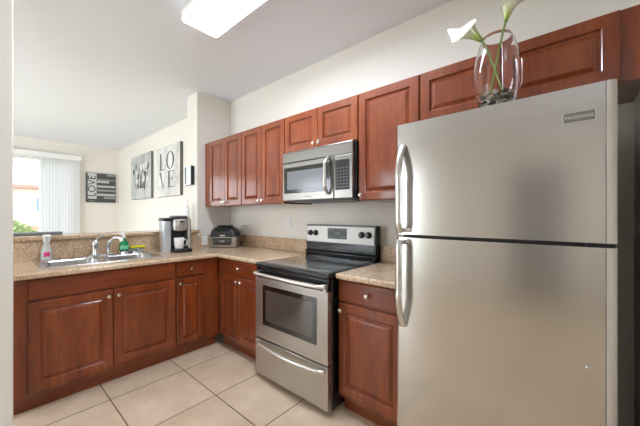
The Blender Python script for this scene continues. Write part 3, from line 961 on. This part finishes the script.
def lily(label, base, throat, tip_dir, scale, roll):
    """base: stem foot, throat: where the flower starts (world)"""
    t_ = thing('calla_lily', label, 'flower', base, 0, 'calla lilies in the vase')
    rel = Vector(throat) - Vector(base)
    axis = Vector(tip_dir).normalized()
    pts = []
    for k in range(13):
        f = k / 12
        p_ = rel * f
        p_ = p_ + (axis - rel.normalized()) * 0.05 * max(0, f - 0.7) ** 2 * 3
        pts.append(p_)
    MB().tube(pts, 0.0042, 10).build('stem', stem_m, t_, smooth=True)
    end = pts[-1]
    nv, nu = 16, 33
    mb = MB()
    for i in range(nv):
        v = i / (nv - 1)
        for j in range(nu):
            a = -PI + 2 * PI * j / (nu - 1)
            back = (1 + math.cos(a)) / 2          # 1 at the back (tip side), 0 at the overlapping front
            top = 0.058 + 0.062 * back ** 1.3 + 0.03 * max(0, math.cos(a)) ** 14
            z = v * top
            r = 0.0045 + 0.014 * v + 0.019 * v ** 2.2 * (0.75 + 0.25 * back)
            flare = 0.013 * v ** 5 * (0.3 + back)
            over = 0.0016 * (1 - back) * (1 if a > 0 else -1)
            wid = 1 - 0.35 * max(0, v - 0.75) * 4 * max(0, math.cos(a)) ** 6 * 0.5
            x = (r + flare) * math.cos(a) + 0.012 * v * v * back
            y = (r + flare * 0.7) * math.sin(a) * wid + over
            if v > 0.85:
                z -= 0.010 * (v - 0.85) / 0.15 * (1 - max(0, math.cos(a)) ** 10)
            mb.v.append((x, y, z))
    for i in range(nv - 1):
        for j in range(nu - 1):
            mb.f.append((i * nu + j, i * nu + j + 1, (i + 1) * nu + j + 1, (i + 1) * nu + j))
    sp_ = mb.build('spathe', petal, t_, smooth=True, angle=80)
    so = sp_.modifiers.new('thick', 'SOLIDIFY')
    so.thickness = 0.0012
    q = axis.to_track_quat('Z', 'Y')
    sp_.rotation_mode = 'QUATERNION'
    sp_.rotation_quaternion = q @ Matrix.Rotation(roll, 4, 'Z').to_quaternion()
    sp_.location = end
    sp_.scale = (scale,) * 3
    sd = MB().lathe([(0.003, 0.01), (0.004, 0.03), (0.0042, 0.06), (0.003, 0.075), (0.001, 0.079)], seg=12).build('spadix', mat('spadix_yellow', (222, 190, 60), 0.6), t_, smooth=True)
    sd.rotation_mode = 'QUATERNION'
    sd.rotation_quaternion = q
    sd.location = end
    return t_


lily('white calla lily bending to the left out of the glass vase', (VX + 0.022, VY + 0.012, VZ + 0.078), (-0.283, 1.398, 2.040), (-0.66, -0.20, 0.66), 1.28, math.radians(178))
lily('white calla lily standing upright to the right in the glass vase', (VX - 0.022, VY - 0.012, VZ + 0.078), (-0.205, 1.400, 2.082), (0.34, -0.06, 0.93), 1.1, math.radians(-75))

# ------------------------------------------------------------------ ledge items
t = thing('white_bottle', 'slim white bottle on the bar ledge behind the coffee maker', 'bottle', (-3.475, 1.585, 1.1125))
MB().lathe([(0.030, 0), (0.034, 0.005), (0.034, 0.24), (0.028, 0.265), (0.014, 0.285), (0.012, 0.30)], seg=24).build('bottle', M['ceramic'], t, smooth=True)
MB().lathe([(0.015, 0.3002), (0.015, 0.33), (0.011, 0.345), (0.006, 0.365), (0.003, 0.367)], seg=18).build('cap', M['white'], t, smooth=True)
tag(MB().box(-3.615, -3.50, 0.10, 0.465, 1.1125, 1.136).build('board', mat('mid_grey_board', (128, 130, 133), 0.5), bevel=0.004),
    'flat grey board lying along the bar ledge, before the window', 'board')

# ------------------------------------------------------------------ wall plates
def outlet(label, loc, rz, double=True):
    t_ = thing('wall_outlet', label, 'outlet', loc, rz)
    MB().front(-0.035, 0.035, -0.057, 0.057, -0.006, 0.0055, [(0, 0.003), (0.003, 0)]).build('cover_plate', M['white'], t_)
    for dz in (-0.02, 0.02):
        s_ = MB().lathe([(0.0165, 0), (0.0165, 0.0015), (0.015, 0.002)], (0, -0.0062, dz), '-y', 20).build('socket', M['white'], t_)
        sl_ = MB()
        for dx in (-0.006, 0.006):
            sl_.box(dx - 0.0012, dx + 0.0012, -0.0088, -0.0083, dz - 0.001, dz + 0.008)
        sl_.build('slots', M['grey_plastic'], s_)
    return t_


outlet('white wall outlet above the counter between grill and range', (-2.235, YW - 0.0005, 1.21), 0)
outlet('white wall outlet on the splash right of the coffee maker', (XS + 0.0205, 1.735, 0.985), PI / 2)
t = thing('wall_panel', 'white wall control panel with black sides on the column end', 'control panel', (-3.51, 1.6515, 1.765))
MB().box(-0.085, 0.085, -0.042, -0.0003, -0.115, 0.115).build('housing', M['black_plastic'], t, bevel=0.003)
MB().box(-0.0835, 0.0835, -0.048, -0.0425, -0.1135, 0.1135).build('face', mat('pale_panel_face', (226, 230, 236), 0.3), t, bevel=0.002)
MB().box(-0.06, -0.03, -0.0492, -0.0482, -0.10, 0.10).build('screen', M['grey_plastic'], t)

# ------------------------------------------------------------------ wall art
canvas_edge = mat('grey_canvas_edge', (120, 120, 118), 0.8)


def washed(name, a, b, scale):
    m = mat(name, a, 0.75)
    nt, b_, new, link = nodes(m)
    n = noise_node(nt, mapped(nt, (1, 1, 1)), scale, 4, 0.6)
    r = ramp(nt, n.outputs[0], [(0.35, a), (0.65, b)])
    link(r.outputs[0], b_.inputs['Base Color'])
    return m


def px_wall(px):     # x on the dining wall
    return px


def tulip(mb, x, z, s, lean, y):
    def pt(dx, dz):
        return (x + s * (dx * math.cos(lean) - dz * math.sin(lean)), y, z + s * (dx * math.sin(lean) + dz * math.cos(lean)))
    for off in (0.0,):
        n = 10
        ring = []
        for k in range(n):
            q = 2 * PI * k / n
            ring.append(pt(off + 0.5 * math.sin(q) * (1 - 0.3 * math.cos(q)), 0.75 * (1 + -math.cos(q)) - 0.2 * abs(off)))
        yy = y - 0.0003 * (1 + (off == 0))
        mb.add([(p_[0], yy, p_[2]) for p_ in ring] + [(p_[0], yy + 0.0004, p_[2]) for p_ in ring],
               [tuple(range(n)), tuple(reversed(range(n, 2 * n)))] + [(k, (k + 1) % n, n + (k + 1) % n, n + k) for k in range(n)])


AZ0, AZ1 = 1.39, 2.155
# tulip canvas
t = thing('canvas_picture', 'grey canvas picture of pale tulips in a jar, on the dining wall', 'picture', (-6.25, 1.998, 0))
CW = 1.08
MB().box(-CW / 2, CW / 2, -0.04, -0.0005, 1.595, 2.445).build('canvas', canvas_edge, t, bevel=0.003)
MB().box(-CW / 2 + 0.002, CW / 2 - 0.002, -0.042, -0.0402, 1.597, 2.443).build('print', washed('misty_grey_print', (168, 168, 165), (206, 206, 203), 3.0), t)
dk, mdm, lt = mat('print_dark_grey', (84, 84, 84), 0.8), mat('print_mid_grey', (140, 140, 138), 0.8), mat('print_pale', (226, 226, 222), 0.8)
stm = MB()
rnd = random.Random(3)
for k in range(24):
    bx = rnd.uniform(-0.44, 0.44)
    bz = rnd.uniform(1.86, 2.16)
    tb = MB()
    tulip(tb, bx, bz, 0.085, rnd.uniform(-0.35, 0.35), -0.0430 - 0.00012 * k)
    tb.build('tulip_print', (lt, mdm, lt, dk)[k % 4], t)
    stm.add([(bx - 0.004, -0.0425, bz), (bx + 0.004, -0.0425, bz), (bx * 0.35 + 0.008, -0.0425, 1.66), (bx * 0.35 - 0.008, -0.0425, 1.66)], [(0, 1, 2, 3)])
for k in range(7):
    bx = rnd.uniform(-0.44, 0.44)
    z1_ = rnd.uniform(1.85, 2.10)
    stm.add([(bx, -0.0424, z1_), (bx * 0.6 + 0.04, -0.0424, 1.80), (bx * 0.4, -0.0424, 1.66), (bx * 0.6 - 0.04, -0.0424, 1.80)], [(0, 1, 2, 3)])
stm.build('stem_print', dk, t)
MB().box(-0.20, 0.20, -0.0470, -0.0462, 1.61, 1.80).build('jar_print', mat('print_jar', (196, 198, 197), 0.8), t)

# lettered canvas
t = thing('canvas_picture', 'pale canvas picture with the large letters LO over VE', 'picture', (-4.98, 1.998, 0))
CW2 = 0.93
MB().box(-CW2 / 2, CW2 / 2, -0.045, -0.0005, 1.595, 2.42).build('canvas', mat('dark_canvas_edge', (110, 108, 100), 0.8), t, bevel=0.003)
MB().box(-CW2 / 2 + 0.002, CW2 / 2 - 0.002, -0.047, -0.0452, 1.597, 2.418).build('print', washed('pale_washed_board', (196, 194, 190), (232, 231, 227), 4.0), t)
ink = mat('charcoal_lettering', (98, 96, 94), 0.8)
yl = -0.0482


def quad(mb, pts):
    n = len(pts)
    mb.add([(x, yl, z) for x, z in pts] + [(x, yl + 0.001, z) for x, z in pts], [tuple(range(n)), tuple(reversed(range(n, 2 * n)))] + [(k, (k + 1) % n, n + (k + 1) % n, n + k) for k in range(n)])


def rect(mb, x0, x1, z0, z1):
    quad(mb, [(x0, z0), (x1, z0), (x1, z1), (x0, z1)])


def letter(ch, x, z, w_, h):
    mb = MB()
    s_, th = 0.060, 0.012      # thick and thin strokes
    if ch in 'LE':
        rect(mb, x + 0.03, x + 0.03 + s_, z, z + h)
        rect(mb, x, x + 0.105, z + h - th, z + h)
        rect(mb, x, x + w_, z, z + th)
        quad(mb, [(x + w_ - 0.015, z), (x + w_, z), (x + w_, z + 0.085), (x + w_ - 0.008, z + 0.085)])
        if ch == 'E':
            rect(mb, x + 0.03, x + w_ - 0.01, z + h - th, z + h)
            quad(mb, [(x + w_ - 0.025, z + h), (x + w_ - 0.018, z + h - 0.07), (x + w_ - 0.010, z + h - 0.07), (x + w_ - 0.010, z + h)])
            rect(mb, x + 0.07, x + w_ - 0.06, z + h * 0.52, z + h * 0.52 + th)
            rect(mb, x + w_ - 0.066, x + w_ - 0.058, z + h * 0.52 - 0.03, z + h * 0.52 + 0.04)
    elif ch == 'V':
        c_ = x + w_ * 0.52
        quad(mb, [(x + 0.02, z + h), (x + 0.02 + s_ + 0.005, z + h), (c_ + 0.012, z), (c_ - 0.012, z)])
        quad(mb, [(x + w_ - 0.035, z + h), (x + w_ - 0.022, z + h), (c_ + 0.012, z), (c_ + 0.0, z)])
        rect(mb, x, x + 0.095, z + h - th * 0.8, z + h)
        rect(mb, x + w_ - 0.07, x + w_ + 0.01, z + h - th * 0.8, z + h)
    else:
        n = 40
        cx, cz = x + w_ / 2, z + h / 2
        o_ = [(cx + w_ / 2 * math.cos(2 * PI * k / n), cz + (h / 2 + 0.004) * math.sin(2 * PI * k / n)) for k in range(n)]
        i_ = [(cx + (w_ / 2 - s_) * math.cos(2 * PI * k / n), cz + (h / 2 - 0.008) * math.sin(2 * PI * k / n)) for k in range(n)]
        mb.loft([[(a, yl + 0.001, c) for a, c in o_], [(a, yl, c) for a, c in o_], [(a, yl, c) for a, c in i_], [(a, yl + 0.001, c) for a, c in i_]], False, False)
    mb.build('letter', ink, t)


letter('L', -0.33, 2.035, 0.27, 0.28)
letter('O', -0.05, 2.035, 0.31, 0.28)
letter('V', -0.34, 1.735, 0.31, 0.265)
letter('E', 0.0, 1.735, 0.26, 0.265)

# small word sign on the far wall: front faces +x, local x runs along world +y
t = thing('word_sign', 'black and white word sign reading LOVE upward, on the far wall', 'sign', (XF + 0.0005, 1.66, 1.875), PI / 2)
SW, SH = 0.265, 0.315
MB().box(-SW, SW, -0.03, -0.0003, -SH, SH).build('board', mat('sign_black', (78, 78, 80), 0.7), t, bevel=0.002)
MB().box(-SW + 0.03, -0.085, -0.032, -0.0302, -SH + 0.075, SH - 0.01).build('word_panel', mat('sign_pale_grey', (205, 205, 202), 0.7), t)
text('lettering', 'LOVE', 0.19, mat('sign_ink', (60, 60, 62), 0.7), t,
     Matrix.Translation((-0.160, -0.0328, 0.030)) @ Matrix.Rotation(PI / 2, 4, 'X') @ Matrix.Rotation(PI / 2, 4, 'Z'), 0.0005, 1.0)
lg, mg = mat('sign_stripe_pale', (196, 196, 194), 0.7), mat('sign_stripe_grey', (150, 150, 150), 0.7)
for x0, x1, z0, z1, mm in ((0.10, SW - 0.01, 0.262, 0.305, mg), (-0.075, SW - 0.01, 0.165, 0.190, mg), (-0.075, 0.14, 0.11, 0.155, lg), (-0.075, SW - 0.01, 0.012, 0.052, lg),
                           (-0.075, SW - 0.01, -0.075, -0.035, mg), (-0.075, SW - 0.01, -0.172, -0.125, lg), (0.04, SW - 0.01, -0.235, -0.19, mg), (-SW + 0.05, -0.11, -0.288, -0.276, mg)):
    MB().box(x0, x1, -0.032, -0.0302, z0, z1).build('stripe', mm, t)

# ------------------------------------------------------------------ ceiling light
t = thing('ceiling_light', 'long rectangular fluorescent ceiling light with white diffuser', 'light', (-2.095, 0.915, CH))
MB().box(0.0, 1.24, 0.0, 0.275, -0.03, -0.0005).build('housing', M['white'], t, bevel=0.003)
MB().loft([[(0.004, 0.004, -0.0305), (1.236, 0.004, -0.0305), (1.236, 0.271, -0.0305), (0.004, 0.271, -0.0305)],
           [(0.002, 0.002, -0.086), (1.238, 0.002, -0.086), (1.238, 0.273, -0.086), (0.002, 0.273, -0.086)]]).build('side_frame', M['frame_glow'], t, bevel=0.003)
MB().box(0.014, 1.226, 0.014, 0.261, -0.092, -0.0865).build('diffuser', M['diffuser'], t)

# ------------------------------------------------------------------ vertical blinds
t = thing('vertical_blinds', 'white vertical blinds gathered on the right of the sliding door', 'blinds', (XF, 0, 0))
MB().box(0.001, 0.10, -2.68, 1.31, 2.40, 2.50).build('valance', M['white'], t, bevel=0.004)
for k in range(13):
    yk = 0.70 + k * 0.046
    ang = math.radians(58 if k < 6 else 40)
    c_, s_ = math.cos(ang), math.sin(ang)
    hw = 0.040
    ring = []
    for q in (-1, -0.5, 0, 0.5, 1):
        bow = 0.006 * (1 - q * q)
        ring.append((0.052 + hw * q * s_ + bow * c_, yk + hw * q * c_ - bow * s_))
    mb = MB()
    for zz in (0.04, 2.398):
        mb.v += [(x, y, zz) for x, y in ring]
    mb.f = [(j, j + 1, j + 6, j + 5) for j in range(4)]
    mb.build('slat', M['slat'], t, smooth=True)

# ------------------------------------------------------------------ view outside
t = thing('apartment_building', 'pale peach building across the way, seen through the sliding door', 'building', (-30, 1.5, -3.1))
MB().box(-8, 0, -14, 12, 0, 6.35).build('wall', mat('peach_stucco', (206, 184, 170), 0.9), t)
MB().box(-8.2, 0.25, -14.2, 12.2, 6.351, 6.6).build('parapet', mat('terracotta_parapet', (186, 140, 124), 0.9), t)
for wy in (-9, -5.5, -2, 1.45, 5, 8.5):
    for wz in (1.0, 4.55):
        wf = MB().box(0.0, 0.06, wy - 0.55, wy + 0.55, wz, wz + 1.2).build('window', M['white'], t)
        MB().box(0.061, 0.07, wy - 0.45, wy + 0.45, wz + 0.1, wz + 1.1).build('pane', mat('far_window_glass', (120, 140, 165), 0.15), wf)
MB().box(0.0, 0.05, -14, 12, 3.3, 3.55).build('band', mat('peach_band', (196, 150, 122), 0.9), t)
leafm = mat('garden_leaf', (138, 156, 96), 0.6)
trunkm = mat('trunk_bark', (110, 90, 70), 0.9)


def tree(label, loc, h, rad, seed, n):
    t_ = thing('garden_tree', label, 'tree', loc, 0, 'trees outside the sliding door')
    r_ = random.Random(seed)
    MB().tube([(0, 0, 0), (0.05, 0.02, h * 0.4), (0, 0, h * 0.8)], [0.09, 0.07, 0.03], 8).build('trunk', trunkm, t_, smooth=True)
    mb = MB()
    for k in range(n):
        u = Vector((r_.gauss(0, 1), r_.gauss(0, 1), r_.gauss(0, 1))).normalized() * rad * r_.uniform(0.45, 1) ** 0.5
        c = Vector((u.x, u.y, h * 0.82 + u.z * 0.75))
        a = Vector((r_.gauss(0, 1), r_.gauss(0, 1), r_.gauss(0, 1))).normalized()
        b2 = a.cross(Vector((r_.gauss(0, 1), r_.gauss(0, 1), r_.gauss(0, 1)))).normalized()
        s_ = r_.uniform(0.07, 0.13)
        mb.add([c - a * s_, c + b2 * s_ * 0.4, c + a * s_, c - b2 * s_ * 0.4], [(0, 1, 2, 3)])
    mb.build('foliage', leafm, t_)


tree('leafy green tree crown outside, at the left of the glass door view', (-14.5, 0.3, -3.1), 4.25, 1.0, 1, 1700)
tree('leafy green tree crown outside, nearest the blinds', (-16.2, 2.4, -3.1), 4.0, 1.1, 2, 1700)
